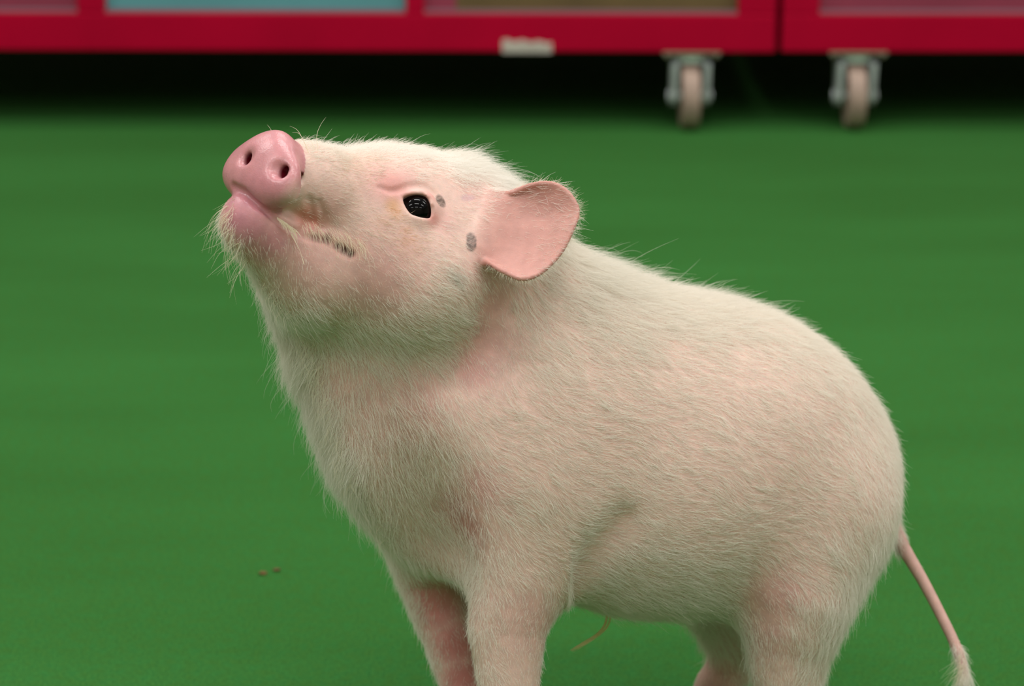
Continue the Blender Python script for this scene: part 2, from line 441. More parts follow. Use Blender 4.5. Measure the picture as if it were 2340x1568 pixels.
def march(u, v, fn=None, zoff=0.0, Z0=1.40, zmax=2.2):
    fn = fn or (lambda P: sdf0(P, False))
    r = nrm([(u-1170)/FPX, (v-784)/FPX, 1.0]); t = Z0
    for _ in range(90):
        dd = float(fn((r*t)[None, :])[0])
        if dd < .0001: break
        t += max(dd*.8, .0002)
        if t > zmax: return None
    return r*t if dd < .0015 else None
def grad(P, fn, e=.0006):
    K = np.array([(1, -1, -1), (-1, -1, 1), (-1, 1, -1), (1, 1, 1)], float)
    g = sum(fn(P+k*e)[:, None]*k for k in K)
    return g/np.maximum(np.linalg.norm(g, axis=1, keepdims=True), 1e-9)

EARB = [march(u, v)[2]+.0010 for u, v in ((1128, 452), (1118, 480), (1106, 510), (1096, 540), (1090, 566), (1096, 590))]
EARP, EART = ear_points()
kd = kdtree.KDTree(len(EARP))
for i, p in enumerate(EARP): kd.insert(p, i)
kd.balance()
EB0, EB1 = EARP.min(0)-.012, EARP.max(0)+.012
ER = EARP.mean(0)
# eye
eye_hit = march(952, 474); en = grad(eye_hit[None, :], lambda P: sdf0(P, False), .004)[0]
en = nrm(en*.72 + np.array([-.22, -.1, -.4]))
EYE_R = .0128
eye_c = eye_hit - en*.0105
ex = nrm(W(980, 503, 1.6)-W(921, 458, 1.6)); ex = nrm(ex - en*(ex@en)); ey = np.cross(en, ex)
if ey[1] > 0: ey = -ey          # ey points up
EYES = [(eye_c, en, ex, ey), (mir(eye_c), en-2*HL*(en@HL), ex-2*HL*(ex@HL), ey-2*HL*(ey@HL))]

def poly_d(P, pts, rads):
    out = None
    for i in range(len(pts)-1):
        c = cone(P, pts[i], rads[i], pts[i+1], rads[i+1]); out = c if out is None else np.minimum(out, c)
    return out
def surf_line(pix, push=0.0):
    pts = [march(u, v) for u, v in pix]; pts = [p + nrm(p)*push for p in pts if p is not None]
    return pts
MOUTH = surf_line([(517, 436), (535, 427), (560, 440), (590, 470), (622, 497), (660, 524), (700, 541), (745, 550), (775, 566), (800, 580)], .0012)
LIDF = surf_line([(868, 428), (893, 436), (914, 433), (933, 425), (956, 421), (978, 426), (995, 441), (1006, 464)], 0)
LIDF = [p - nrm(p)*k for p, k in zip(LIDF, (0, 0, .0004, .0009, .0014, .0016, .0012, .0005))]
WR1 = surf_line([(706, 455), (716, 480), (712, 505), (690, 525)], 0)
FOLD = surf_line([(1420, 1190), (1365, 1255), (1320, 1320), (1290, 1375)], 0)
WR2 = surf_line([(728, 462), (742, 492), (738, 520)], 0)
CHIN_W = surf_line([(1098, 600), (1112, 612), (1128, 622)], 0)
nos_n = march(641, 386); nos_f = march(561, 357)

def sdf(P):
    P = P.astype(f32)
    d = sdf0(P)
    hm = np.nonzero((P[:, 0] < -.003) & (P[:, 1] < .02) & (P[:, 2] < 1.80))[0]
    if len(hm):
        Q = P[hm]; q = d[hm]
        for c, n, x, y in EYES:
            L = (Q-c.astype(f32))@np.array([n, x, y]).T.astype(f32)
            near = (np.abs(L) < .03).all(1)
            if near.any():
                qi = q[near]; Li = L[near]
                r = np.sqrt((Li*Li).sum(1))
                qi = smin(qi, r-(EYE_R+.0026), .005)
                # upper lid roll
                a = .0110; b = np.where(Li[:, 2] > 0, .0102, .0066)
                yy = Li[:, 2] - .05*0
                k = ((np.abs(Li[:, 1])/a)**1.45 + (np.abs(yy)/b)**1.45)**(1/1.45)
                op = (k-1)*b*.8
                op = np.maximum(op, .002-Li[:, 0])
                qi = smax(qi, -op, .0022)
                q[near] = qi
        q = smax(q, -poly_d(Q, MOUTH, [.0018, .0020, .0018, .0016, .0014, .0016, .0016, .0020, .0022, .0026]), .0040)
        q = smax(q, -poly_d(Q, LIDF, [.0004, .0012, .0015, .0018, .0019, .0019, .0017, .0005]), .0035)
        q = smax(q, -poly_d(Q, WR1, [.0003, .0010, .0010, .0003]), .005)
        q = smax(q, -poly_d(Q, WR2, [.0003, .0008, .0003]), .005)
        for c, rr in ((nos_n, 1.0), (nos_f, .92)):
            # a shallow funnel leading into a deep, comma shaped hole
            q = smax(q, -ell(Q, c + NF*.001, NA, (.0030, .0062, .0052)), .005)
            q = smax(q, -cone(Q, c+NF*.004-NL*.0016, .0038*rr, c-NF*.018+NL*.001, .0034), .0022)
            q = smax(q, -cone(Q, c+NF*.003-NU*.0022-NL*.001, .0030*rr, c-NF*.012-NU*.003+NL*.003, .0028), .0025)
        d[hm] = q
    hg = CAM_H - (P[:, 2]*sp + P[:, 1]*cp)
    lm = np.nonzero(hg < .05)[0]
    if len(lm):                                    # flat soles and the cleft of each hoof
        Q = P[lm]; q = d[lm]; dn = np.array([0, cp, sp]); fw = nrm([-.95, -.30*sp, -.30*cp])
        for leg in LEGS:
            e = leg[-1][0]; q = smax(q, -cone(Q, e+fw*.0155-dn*.006, .0012, e+fw*.013+dn*.016, .0026), .002)
        d[lm] = smax(q, -hg[lm], .0015)
    fm = np.nonzero((P[:, 0] > .04) & (P[:, 0] < .15) & (P[:, 1] > .09) & (P[:, 1] < .22) & (P[:, 2] < 1.72))[0]
    if len(fm): d[fm] = smax(d[fm], -poly_d(P[fm], FOLD, [.0002, .0015, .0025, .001]), .026)
    return d

# ---- sparse surface nets
def surface_nets(fn, lo, hi, h, B=6):
    n = np.ceil((hi-lo)/(h*B)).astype(int)
    cx = [lo[a] + (np.arange(n[a])+.5)*h*B for a in range(3)]
    G = np.stack(np.meshgrid(*cx, indexing='ij'), -1).reshape(-1, 3)
    I = np.stack(np.meshgrid(*[np.arange(k) for k in n], indexing='ij'), -1).reshape(-1, 3)
    d = fn(G); keep = np.abs(d) < h*B*1.05
    I = I[keep]
    loc = np.stack(np.meshgrid(*[np.arange(B+1)]*3, indexing='ij'), -1).reshape(-1, 3)
    big = 4096
    cells = []; verts = []; edges = [[], [], []]
    CH = 3000
    for s in range(0, len(I), CH):
        Ib = I[s:s+CH]; nb = len(Ib)
        g = (Ib[:, None, :]*B + loc[None])
        V = fn((lo + g.reshape(-1, 3)*h)).reshape(nb, B+1, B+1, B+1)
        sg = V < 0
        c8 = np.stack([sg[:, i:B+i, j:B+j, k:B+k] for i in (0, 1) for j in (0, 1) for k in (0, 1)], -1)
        cnt = c8.sum(-1); act = (cnt > 0) & (cnt < 8)
        b, x, y, z = np.nonzero(act)
        base = Ib[b]*B + np.stack([x, y, z], 1)
        acc = np.zeros((len(b), 3)); num = np.zeros(len(b))
        cor = [(i, j, k) for i in (0, 1) for j in (0, 1) for k in (0, 1)]
        vals = {c: V[b, x+c[0], y+c[1], z+c[2]] for c in cor}
        for c in cor:
            for a in range(3):
                if c[a] == 0:
                    e = list(c); e[a] = 1; e = tuple(e)
                    va, vb = vals[c], vals[e]; m = (va < 0) != (vb < 0)
                    t = np.where(m, va/np.where(m, va-vb, 1), 0)
                    p = np.array(c, float)[None, :] + np.zeros((len(b), 3)); p[:, a] += t
                    acc += p*m[:, None]; num += m
        verts.append(lo + (base + acc/np.maximum(num, 1)[:, None])*h)
        cells.append((base[:, 0]*big + base[:, 1])*big + base[:, 2])
        for a in range(3):
            sl0 = [slice(None)] + [slice(0, B)]*3; sl1 = list(sl0); sl1[a+1] = slice(1, B+1)
            s0 = sg[tuple(sl0)]; s1 = sg[tuple(sl1)]
            m = s0 != s1; bb_, xx, yy, zz = np.nonzero(m)
            edges[a].append(np.concatenate([Ib[bb_]*B + np.stack([xx, yy, zz], 1), s0[m][:, None].astype(int)], 1))
    cells = np.concatenate(cells); verts = np.concatenate(verts)
    o = np.argsort(cells); cells = cells[o]; verts = verts[o]
    quads = []
    for a in range(3):
        E = np.concatenate(edges[a]); p = E[:, :3]; s0 = E[:, 3]
        b1, b2 = (a+1) % 3, (a+2) % 3
        def cid(off1, off2):
            q = p.copy(); q[:, b1] -= off1; q[:, b2] -= off2
            return (q[:, 0]*big + q[:, 1])*big + q[:, 2]
        ids = np.stack([cid(1, 1), cid(0, 1), cid(0, 0), cid(1, 0)], 1)
        ix = np.searchsorted(cells, ids); ix = np.clip(ix, 0, len(cells)-1)
        ok = (cells[ix] == ids).all(1)
        ix = ix[ok]; s0 = s0[ok]
        ix = np.where(s0[:, None] == 1, ix, ix[:, ::-1])
        quads.append(ix)
    return verts, np.concatenate(quads)

VOX = .00125
lo = np.array([-.23, -.16, 1.52]); hi = np.array([.37, .46, 1.98])
PV, PQ = surface_nets(sdf, lo, hi, VOX)
for _ in range(2):
    dd = sdf(PV)[:, None]; gg = grad(PV, sdf)
    PV = PV - np.clip(dd, -VOX, VOX)*gg*.9
PN = grad(PV, sdf, .001)
print('pig verts', len(PV))

print('T nets', time.time()-T0)
# ------------------------------------------------------------------ skin colour (pigment and some painted shade) and coat maps
def prj(P): return np.stack([P[:, 0]/P[:, 2]*FPX+1170, P[:, 1]/P[:, 2]*FPX+784], 1)
def hitp(u, v):
    return march(u, v, sdf, Z0=1.45)
def vnoise(P, s, seed=0):
    r = np.random.default_rng(seed); out = 0
    for i in range(7):
        k = r.normal(size=3); k = k/np.linalg.norm(k)*s*(.7+.6*r.random()); out = out + np.sin(P@k + r.random()*6.28)
    return out/7*1.6
def blobs(P, lst):
    """soft round patches around surface points seen at (u, v); radius in mm"""
    out = np.zeros(len(P))
    for u, v, r, a in lst:
        c = hitp(u, v)
        if c is None: continue
        d = np.linalg.norm(P-c, axis=1)/(r*.001)
        out = np.maximum(out, a*np.exp(-d**2.6))
    return out
L3 = lambda *c: np.array(srgb(*c)[:3])
def skin_color(P):
    Cc = np.tile(L3(222, 188, 176), (len(P), 1))
    def mixc(w, col):
        nonlocal Cc
        w = np.clip(w, 0, 1)[:, None]; Cc = Cc*(1-w) + np.array(col)*w
    n = vnoise(P, 90, 1)
    pink = blobs(P, [(860, 640, 32, .7), (700, 600, 30, .8), (600, 560, 25, .9), (560, 470, 24, 1), (1130, 700, 18, .75), (1120, 770, 20, .75), (1085, 835, 18, .75), (950, 930, 28, .6), (1060, 1190, 28, .85), (1100, 1120, 22, .6),
        (1000, 1380, 24, 1), (1045, 1470, 20, 1), (1060, 1550, 18, 1), (900, 1000, 30, .6), (860, 930, 24, .5), (1200, 1420, 26, .55), (1770, 1360, 28, .75), (1760, 1460, 20, .6), (1880, 1560, 12, .8), (1640, 1550, 24, .8), (880, 420, 16, .7), (905, 430, 14, .7),
        (930, 415, 12, .5), (1090, 440, 16, .4), (740, 480, 16, .7), (700, 520, 16, .8), (1110, 620, 14, .6), (790, 900, 22, .3), (870, 1010, 30, .45), (1010, 500, 12, .6)])
    mixc(pink*(.85+.3*n), L3(208, 150, 146))
    # ears
    de = ear_d(P); w = np.clip(1-de/.004, 0, 1)*(P[:, 2] < 1.66)
    mixc(w*.95, L3(190, 138, 128)); mixc(w*np.clip(n+.1, 0, 1)*.35, L3(178, 116, 104))
    # snout disc and lips
    q = (P-nose_c)@NA.T
    dn = ell(P, nose_c, NA, (.020, .036, .032)); w = np.clip(1-dn/.004, 0, 1)*(q[:, 0] > -.012)
    mixc(w, L3(200, 138, 142)); mixc(w*np.clip(n, 0, 1)*.45, L3(188, 116, 132))
    lipl = blobs(P, [(545, 500, 14, 1), (575, 520, 14, .9), (620, 550, 14, .7), (530, 455, 9, 1), (560, 460, 9, 1)])
    mixc(lipl, L3(186, 124, 132))
    for c in (nos_n, nos_f):
        qq = (P-c)@NA.T; rad_ = np.hypot(qq[:, 1], qq[:, 2])
        mixc(np.clip((-.0022-qq[:, 0])/.003, 0, 1)*(rad_ < .0052)*(qq[:, 0] > -.020), L3(92, 8, 22))  # shade deep in the nostrils painted as dark red
    mixc(blobs(P, [(700, 490, 8, .7), (715, 500, 7, .6)]), L3(206, 122, 100))
    # lid rims, tear stains, mouth corner
    mixc(blobs(P, [(900, 425, 10, .5), (985, 445, 5, .6), (990, 500, 5, .6)]), L3(214, 140, 132))
    mixc(blobs(P, [(978, 452, 2.2, .7), (988, 470, 2, .7), (965, 443, 1.8, .5)]), L3(140, 84, 60))  # brown lash shadow under the upper lid, painted into the skin
    mixc(blobs(P, [(898, 470, 5.5, .55), (905, 482, 4.5, .4)]), L3(206, 150, 84))
    mixc(blobs(P, [(925, 525, 4, .3), (932, 550, 4, .3), (880, 505, 5, .2), (820, 560, 7, .15)])*(.6+.6*n), L3(196, 128, 84))
    mixc(blobs(P, [(802, 579, 3.2, 1), (788, 571, 3.2, .95), (772, 562, 2.8, .8), (745, 546, 4, .7), (722, 544, 4, .5)]), L3(66, 32, 18))
    # dark pigment spots, and one painted patch of shade by the ear
    def spot(u, v, ru, rv, col, wt, tilt=0):
        uv = prj(P)-np.array([u, v]); c, s_ = math.cos(tilt), math.sin(tilt)
        a = (uv[:, 0]*c + uv[:, 1]*s_)/ru; b = (-uv[:, 0]*s_ + uv[:, 1]*c)/rv
        r = np.sqrt(a*a+b*b) + .12*vnoise(P, 900, 5)
        near = np.linalg.norm(P-hitp(u, v), axis=1) < .02
        mixc(np.clip((1.1-r)*4, 0, 1)*near*wt*(.85+.3*vnoise(P, 2500, 8)), col)
    spot(1077, 554, 12, 23, L3(92, 78, 72), .88)
    spot(1007, 459, 9, 16, L3(84, 66, 54), .9, -.45)
    spot(1038, 628, 18, 26, L3(160, 152, 138), .35)
    spot(1068, 452, 16, 8, L3(190, 156, 170), .5)
    spot(1118, 612, 6, 6, L3(110, 60, 58), .7)  # shade below the ear lobe base, painted into the skin colour
    mixc(blobs(P, [(1000, 1380, 22, .8), (1045, 1470, 18, .9), (1062, 1550, 16, .9), (1060, 1190, 18, .5)]), L3(192, 116, 112))
    dt = chain_d(P.astype(f32), TAIL); mixc(np.clip(1-dt/.003, 0, 1)*(prj(P)[:, 0] > 2045), L3(202, 162, 152))
    # hooves (last centimetres above the floor)
    hgt = CAM_H - (P[:, 2]*sp + P[:, 1]*cp)
    mixc(np.clip((.022-hgt)/.003, 0, 1), L3(88, 66, 52))
    return np.clip(Cc, 0, 1)

SC = skin_color(PV)
# wetness of the snout
q = (PV-nose_c)@NA.T
wet = np.clip(1-ell(PV, nose_c, NA, (.020, .036, .030))/.005, 0, 1)*(q[:, 0] > -.013)

Rw = np.array([[1, 0, 0], [0, -sp, -cp], [0, cp, -sp]])     # rows: camera right, down, away in world axes
CAMP = np.array([0, 0, CAM_H])
def to_world(P): return P@Rw + CAMP
pig_origin = to_world(W(1450, 1000, 1.765)[None, :])[0]; pig_origin[2] = 0
WV = to_world(PV) - pig_origin

print('T skin', time.time()-T0)
me = bpy.data.meshes.new('pig_body')
me.vertices.add(len(WV)); me.vertices.foreach_set('co', WV.astype(f32).ravel())
me.loops.add(len(PQ)*4); me.polygons.add(len(PQ))
me.loops.foreach_set('vertex_index', PQ.astype(np.int32).ravel())
me.polygons.foreach_set('loop_start', (np.arange(len(PQ))*4).astype(np.int32))
me.polygons.foreach_set('loop_total', np.full(len(PQ), 4, np.int32))
me.update(calc_edges=True); me.validate()
me.polygons.foreach_set('use_smooth', np.ones(len(me.polygons), bool))
at = me.color_attributes.new('skin', 'FLOAT_COLOR', 'POINT')
at.data.foreach_set('color', np.concatenate([SC, np.ones((len(SC), 1))], 1).astype(f32).ravel())
at = me.attributes.new('wet', 'FLOAT', 'POINT'); at.data.foreach_set('value', wet.astype(f32))

def skin_mat():
    m = bpy.data.materials.new('pig_skin'); m.use_nodes = True; nt = m.node_tree; N = nt.nodes; L = nt.links
    b = N['Principled BSDF']
    a = N.new('ShaderNodeAttribute'); a.attribute_name = 'skin'
    w = N.new('ShaderNodeAttribute'); w.attribute_name = 'wet'
    tc = N.new('ShaderNodeTexCoord')
    n = N.new('ShaderNodeTexNoise'); n.inputs['Scale'].default_value = 130; n.inputs['Detail'].default_value = 5
    L.new(tc.outputs['Object'], n.inputs['Vector'])
    mr = N.new('ShaderNodeMapRange'); mr.inputs['From Min'].default_value = .3; mr.inputs['From Max'].default_value = .7
    mr.inputs['To Min'].default_value = .90; mr.inputs['To Max'].default_value = 1.06
    L.new(n.outputs['Fac'], mr.inputs['Value'])
    mx = N.new('ShaderNodeMix'); mx.data_type = 'RGBA'; mx.blend_type = 'MULTIPLY'; mx.inputs[0].default_value = 1
    L.new(a.outputs['Color'], mx.inputs[6]); L.new(mr.outputs[0], mx.inputs[7]); L.new(mx.outputs[2], b.inputs['Base Color'])
    r = N.new('ShaderNodeMapRange'); r.inputs['To Min'].default_value = .62; r.inputs['To Max'].default_value = .27
    L.new(w.outputs['Fac'], r.inputs['Value']); L.new(r.outputs[0], b.inputs['Roughness'])
    b.inputs['Subsurface Weight'].default_value = .35
    b.inputs['Subsurface Radius'].default_value = (1.0, .35, .2); b.inputs['Subsurface Scale'].default_value = .004
    v = N.new('ShaderNodeTexVoronoi'); v.inputs['Scale'].default_value = 900
    L.new(tc.outputs['Object'], v.inputs['Vector'])
    n2 = N.new('ShaderNodeTexNoise'); n2.inputs['Scale'].default_value = 420; n2.inputs['Detail'].default_value = 3
    L.new(tc.outputs['Object'], n2.inputs['Vector'])
    ad = N.new('ShaderNodeMath'); ad.operation = 'ADD'; L.new(v.outputs['Distance'], ad.inputs[0]); L.new(n2.outputs['Fac'], ad.inputs[1])
    bp = N.new('ShaderNodeBump'); bp.inputs['Strength'].default_value = .16; bp.inputs['Distance'].default_value = .0005
    L.new(ad.outputs[0], bp.inputs['Height']); L.new(bp.outputs[0], b.inputs['Normal'])
    return m
pig = link_mesh('pig', me, skin_mat())
pig.location = pig_origin
pig['label'] = 'small white and pink piglet with raised snout standing on green carpet'; pig['category'] = 'pig'

# eyeballs
def eye_mat():
    m = bpy.data.materials.new('eye'); m.use_nodes = True; nt = m.node_tree; N = nt.nodes; L = nt.links
    b = N['Principled BSDF']; b.inputs['Roughness'].default_value = .05; b.inputs['Specular IOR Level'].default_value = .14
    tc = N.new('ShaderNodeTexCoord'); sx = N.new('ShaderNodeSeparateXYZ'); L.new(tc.outputs['Object'], sx.inputs[0])
    r = N.new('ShaderNodeValToRGB'); r.color_ramp.elements[0].position = .0; r.color_ramp.elements[0].color = srgb(70, 34, 24)
    e = r.color_ramp.elements.new(.45); e.color = srgb(38, 16, 12)
    e = r.color_ramp.elements.new(.62); e.color = srgb(12, 6, 5)
    r.color_ramp.elements[-1].position = .8; r.color_ramp.elements[-1].color = srgb(4, 3, 3)
    mr = N.new('ShaderNodeMapRange'); mr.inputs['From Min'].default_value = 0; mr.inputs['From Max'].default_value = EYE_R
    L.new(sx.outputs[2], mr.inputs['Value']); L.new(mr.outputs[0], r.inputs[0]); L.new(r.outputs[0], b.inputs['Base Color'])
    return m
M_eye = eye_mat()
for k, (c, n, x, y) in enumerate(EYES):
    bm = bmesh.new(); bmesh.ops.create_uvsphere(bm, u_segments=48, v_segments=32, radius=EYE_R)
    for v in bm.verts:
        if v.co.z > EYE_R*.72: v.co.z += (v.co.z-EYE_R*.72)*.25     # cornea
    nw, xw = n@Rw, x@Rw; zw = Vector(nw); xw = Vector(xw); yw = zw.cross(xw)
    o = bm_obj('eyeball', bm, M_eye, pig, smooth=True)
    M = Matrix((xw, yw, zw)).transposed().to_4x4()
    M.translation = Vector(to_world(c[None, :])[0]-pig_origin)
    o.matrix_local = M
    o['label'] = 'glossy black eyeball'

# ------------------------------------------------------------------ coat
# u, v, flow angle (deg, 0 = right, 90 = down), length mm, lift, density, flow weight radius px
FC = np.array([
 [640, 400, 20, 3, .3, .0], [600, 330, 0, 2, .3, .0], [560, 430, 0, 2, .3, .0], [690, 400, -10, 4, .4, .15],
 [715, 345, -40, 10, .7, .9], [770, 335, -25, 11, .7, 1.2], [850, 335, -10, 11, .6, 1.4], [950, 345, 5, 13, .5, 1.4], [1050, 365, 10, 22, .6, 1.4], [1150, 395, 8, 28, .5, 1.3], [1220, 420, 0, 26, .5, 1.2],
 [740, 420, 10, 6, .4, .8], [730, 490, 35, 6, .3, .35], [800, 430, 5, 6, .4, .9], [860, 390, 0, 8, .4, 1.2], [960, 395, 5, 11, .3, 1.1], [890, 440, 0, 4, .3, .25], [800, 500, 20, 8, .35, .9], [860, 530, 25, 9, .35, 1.0],
 [955, 520, 15, 8, .25, .7], [910, 500, 20, 8, .3, .9], [790, 572, 40, 6, .3, .15], [740, 545, 40, 6, .3, .25], [1030, 490, 5, 12, .15, .5], [1100, 470, 0, 12, .15, .6], [1060, 560, 5, 12, .15, .4], [1130, 560, -5, 10, .2, .25],
 [930, 600, 30, 10, .3, .9], [1020, 640, 25, 13, .35, 1.3], [850, 600, 45, 7, .3, .4], [760, 640, 60, 8, .35, .3], [860, 680, 50, 8, .35, .4], [950, 700, 45, 12, .35, 1.0], [1050, 730, 35, 14, .35, 1.2], [1090, 660, 45, 10, .3, .7],
 [650, 600, 80, 8, .4, .22], [590, 560, 85, 8, .5, .2], [600, 620, 80, 9, .4, .3], [660, 670, 75, 10, .4, .4], [1135, 690, 70, 7, .2, .15], [1112, 780, 65, 8, .2, .2], [1088, 840, 60, 9, .25, .3], [560, 490, 90, 3, .4, .05], [620, 520, 85, 4, .4, .08], [530, 560, 105, 13, .6, .45], [512, 520, 115, 12, .7, .25], [560, 640, 112, 23, .8, 1.2],
 [700, 720, 75, 16, .5, .9], [800, 770, 62, 16, .45, 1.0], [900, 790, 55, 15, .4, 1.1], [1000, 800, 45, 15, .35, 1.2], [620, 720, 115, 23, .8, 1.2],
 [1120, 740, 60, 9, .25, .35], [1090, 830, 60, 11, .3, .5], [1200, 700, 50, 18, .25, 1.3], [1280, 620, 35, 20, .35, 1.4], [1250, 800, 40, 18, .25, 1.2],
 [680, 820, 118, 24, .8, 1.2], [720, 940, 116, 24, .8, 1.2], [760, 1060, 112, 24, .8, 1.2], [800, 1160, 105, 22, .8, 1.1], [780, 870, 85, 16, .5, .5], [850, 950, 75, 19, .45, .42], [950, 900, 60, 17, .35, .38], [930, 1050, 75, 20, .45, .45],
 [1050, 950, 45, 17, .3, .6], [870, 1150, 90, 18, .5, .6], [980, 1200, 65, 18, .4, .55], [1080, 1180, 50, 14, .3, .2], [1045, 1150, 55, 15, .35, .22], [1090, 1230, 50, 13, .3, .35], [900, 1260, 75, 16, .5, .7], [1040, 1300, 60, 16, .5, .8],
 [1200, 1000, 25, 15, .2, 1.0], [1180, 1150, 30, 15, .2, 1.0], [1150, 1290, 60, 14, .25, .8], [1250, 1280, 40, 12, .2, .8], [1350, 900, 18, 16, .2, 1.1], [1400, 700, 25, 22, .3, 1.4], [1340, 600, 20, 32, .6, 1.4], [1420, 640, 15, 30, .5, 1.3],
 [1500, 660, 15, 24, .35, 1.4], [1600, 690, 15, 24, .3, 1.4], [1700, 710, 18, 22, .3, 1.3], [1800, 750, 25, 18, .25, 1.3], [1900, 810, 35, 16, .25, 1.3], [1980, 900, 55, 15, .25, 1.2], [2030, 1000, 75, 14, .25, 1.1],
 [1550, 850, 22, 17, .2, 1.0], [1700, 850, 25, 16, .2, .9], [1850, 950, 30, 15, .2, .85], [1500, 1000, 18, 16, .2, .9], [1700, 1050, 22, 15, .2, .75], [1400, 1150, 10, 16, .2, .9], [1600, 1200, 10, 15, .2, .8], [1750, 1200, 12, 14, .2, .8],
 [1900, 1150, 30, 15, .2, .9], [2000, 1150, 65, 14, .25, 1.0], [2050, 1130, 88, 12, .25, 1.0], [1950, 1250, 60, 18, .25, 1.1], [2030, 1260, 110, 20, .35, 1.2], [1850, 1290, 25, 15, .25, .9], [1980, 1340, 110, 22, .4, 1.2],
 [1350, 1280, 10, 17, .2, 1.1], [1500, 1330, 8, 18, .2, 1.1], [1650, 1320, 12, 18, .25, 1.0], [1450, 1390, 12, 18, .3, 1.1], [1600, 1400, 30, 20, .4, 1.1],
 [940, 1400, 95, 12, .5, 1.0], [980, 1500, 95, 10, .5, .9], [1010, 1350, 85, 7, .3, .25], [1020, 1420, 85, 7, .3, .2], [1050, 1500, 85, 7, .3, .22], [1060, 1550, 85, 7, .3, .25], [1090, 1420, 60, 10, .3, .9], [1110, 1540, 60, 10, .3, 1.0], [1200, 1400, 85, 8, .25, .55], [1200, 1540, 90, 7, .2, .5], [1240, 1500, 95, 8, .3, .6],
 [1750, 1400, 70, 9, .3, .3], [1725, 1360, 60, 8, .3, .3], [1610, 1425, 70, 20, .6, 1.2], [1570, 1415, 60, 20, .6, 1.2], [1780, 1500, 85, 10, .3, .6], [1850, 1420, 80, 15, .3, .9], [1920, 1420, 115, 20, .4, 1.1], [1880, 1500, 105, 16, .4, 1.0], [1700, 1450, 60, 14, .4, .9], [1650, 1440, 60, 18, .5, .9], [1620, 1560, 100, 6, .3, .4],
 [1160, 1750, 90, 8, .2, .7], [1800, 1750, 90, 8, .2, .7], [1080, 1700, 90, 8, .2, .7], [1600, 1640, 90, 8, .2, .7],
 [930, 424, 0, 3, .2, .08], [880, 424, 0, 3, .25, .12], [1003, 478, 10, 4, .15, .1], [1007, 459, 10, 4, .15, .1], [975, 430, 0, 3, .2, .12], [1077, 554, 0, 5, .1, .12], [860, 650, 50, 6, .3, .2], [720, 600, 70, 6, .35, .22], [780, 700, 60, 9, .4, .45], [2070, 1270, 65, 3, .3, .3], [2110, 1335, 62, 3, .3, .15], [2160, 1430, 65, 4, .3, .2], [2195, 1510, 75, 12, .5, 1.2], [2203, 1560, 95, 22, .7, 3.0],
], float)
def coat_field(P):
    uv = prj(P); n = len(P)
    ang = np.radians(FC[:, 2]); vec = np.stack([np.cos(ang), np.sin(ang)], 1)
    out = np.zeros((n, 5)); 
    for s in range(0, n, 40000):
        e = uv[s:s+40000]
        d2 = ((e[:, None, :]-FC[None, :, :2])**2).sum(-1)
        w = 1/(d2+200.0)**2
        w /= w.sum(1, keepdims=True)
        out[s:s+40000, :2] = w@vec; out[s:s+40000, 2:] = w@FC[:, 3:6]
    return out
tri = np.concatenate([PQ[:, [0, 1, 2]], PQ[:, [0, 2, 3]]])
A_, B_, C_ = PV[tri[:, 0]], PV[tri[:, 1]], PV[tri[:, 2]]
ar = np.linalg.norm(np.cross(B_-A_, C_-A_), axis=1)*.5
cen = (A_+B_+C_)/3
cf = coat_field(cen)
dens = cf[:, 4].copy()
# bare places: eye opening, snout disc, mouth line, inside of the ears, hooves
def bare(P):
    m = np.ones(len(P))
    for c, n, x, y in EYES:
        L = (P-c)@np.array([n, x, y]).T
        k = np.sqrt((L[:, 1]/.0145)**2 + (L[:, 2]/.0120)**2); m *= np.where((L[:, 0] > -.004) & (k < 1), 0, 1)
    q = (P-nose_c)@NA.T
    m *= np.where((ell(P, nose_c, NA, (.020, .036, .031)) < .002) & (q[:, 0] > -.012), 0, 1)
    de = ear_d(P); m *= np.where(de < .0012, .16, 1)
    dm = poly_d(P, MOUTH, [.001]*len(MOUTH)); m *= np.clip(dm/.003, .0, 1)
    hgt = CAM_H - (P[:, 2]*sp + P[:, 1]*cp); m *= np.where(hgt < .024, 0, 1)
    return m
dens *= bare(cen)
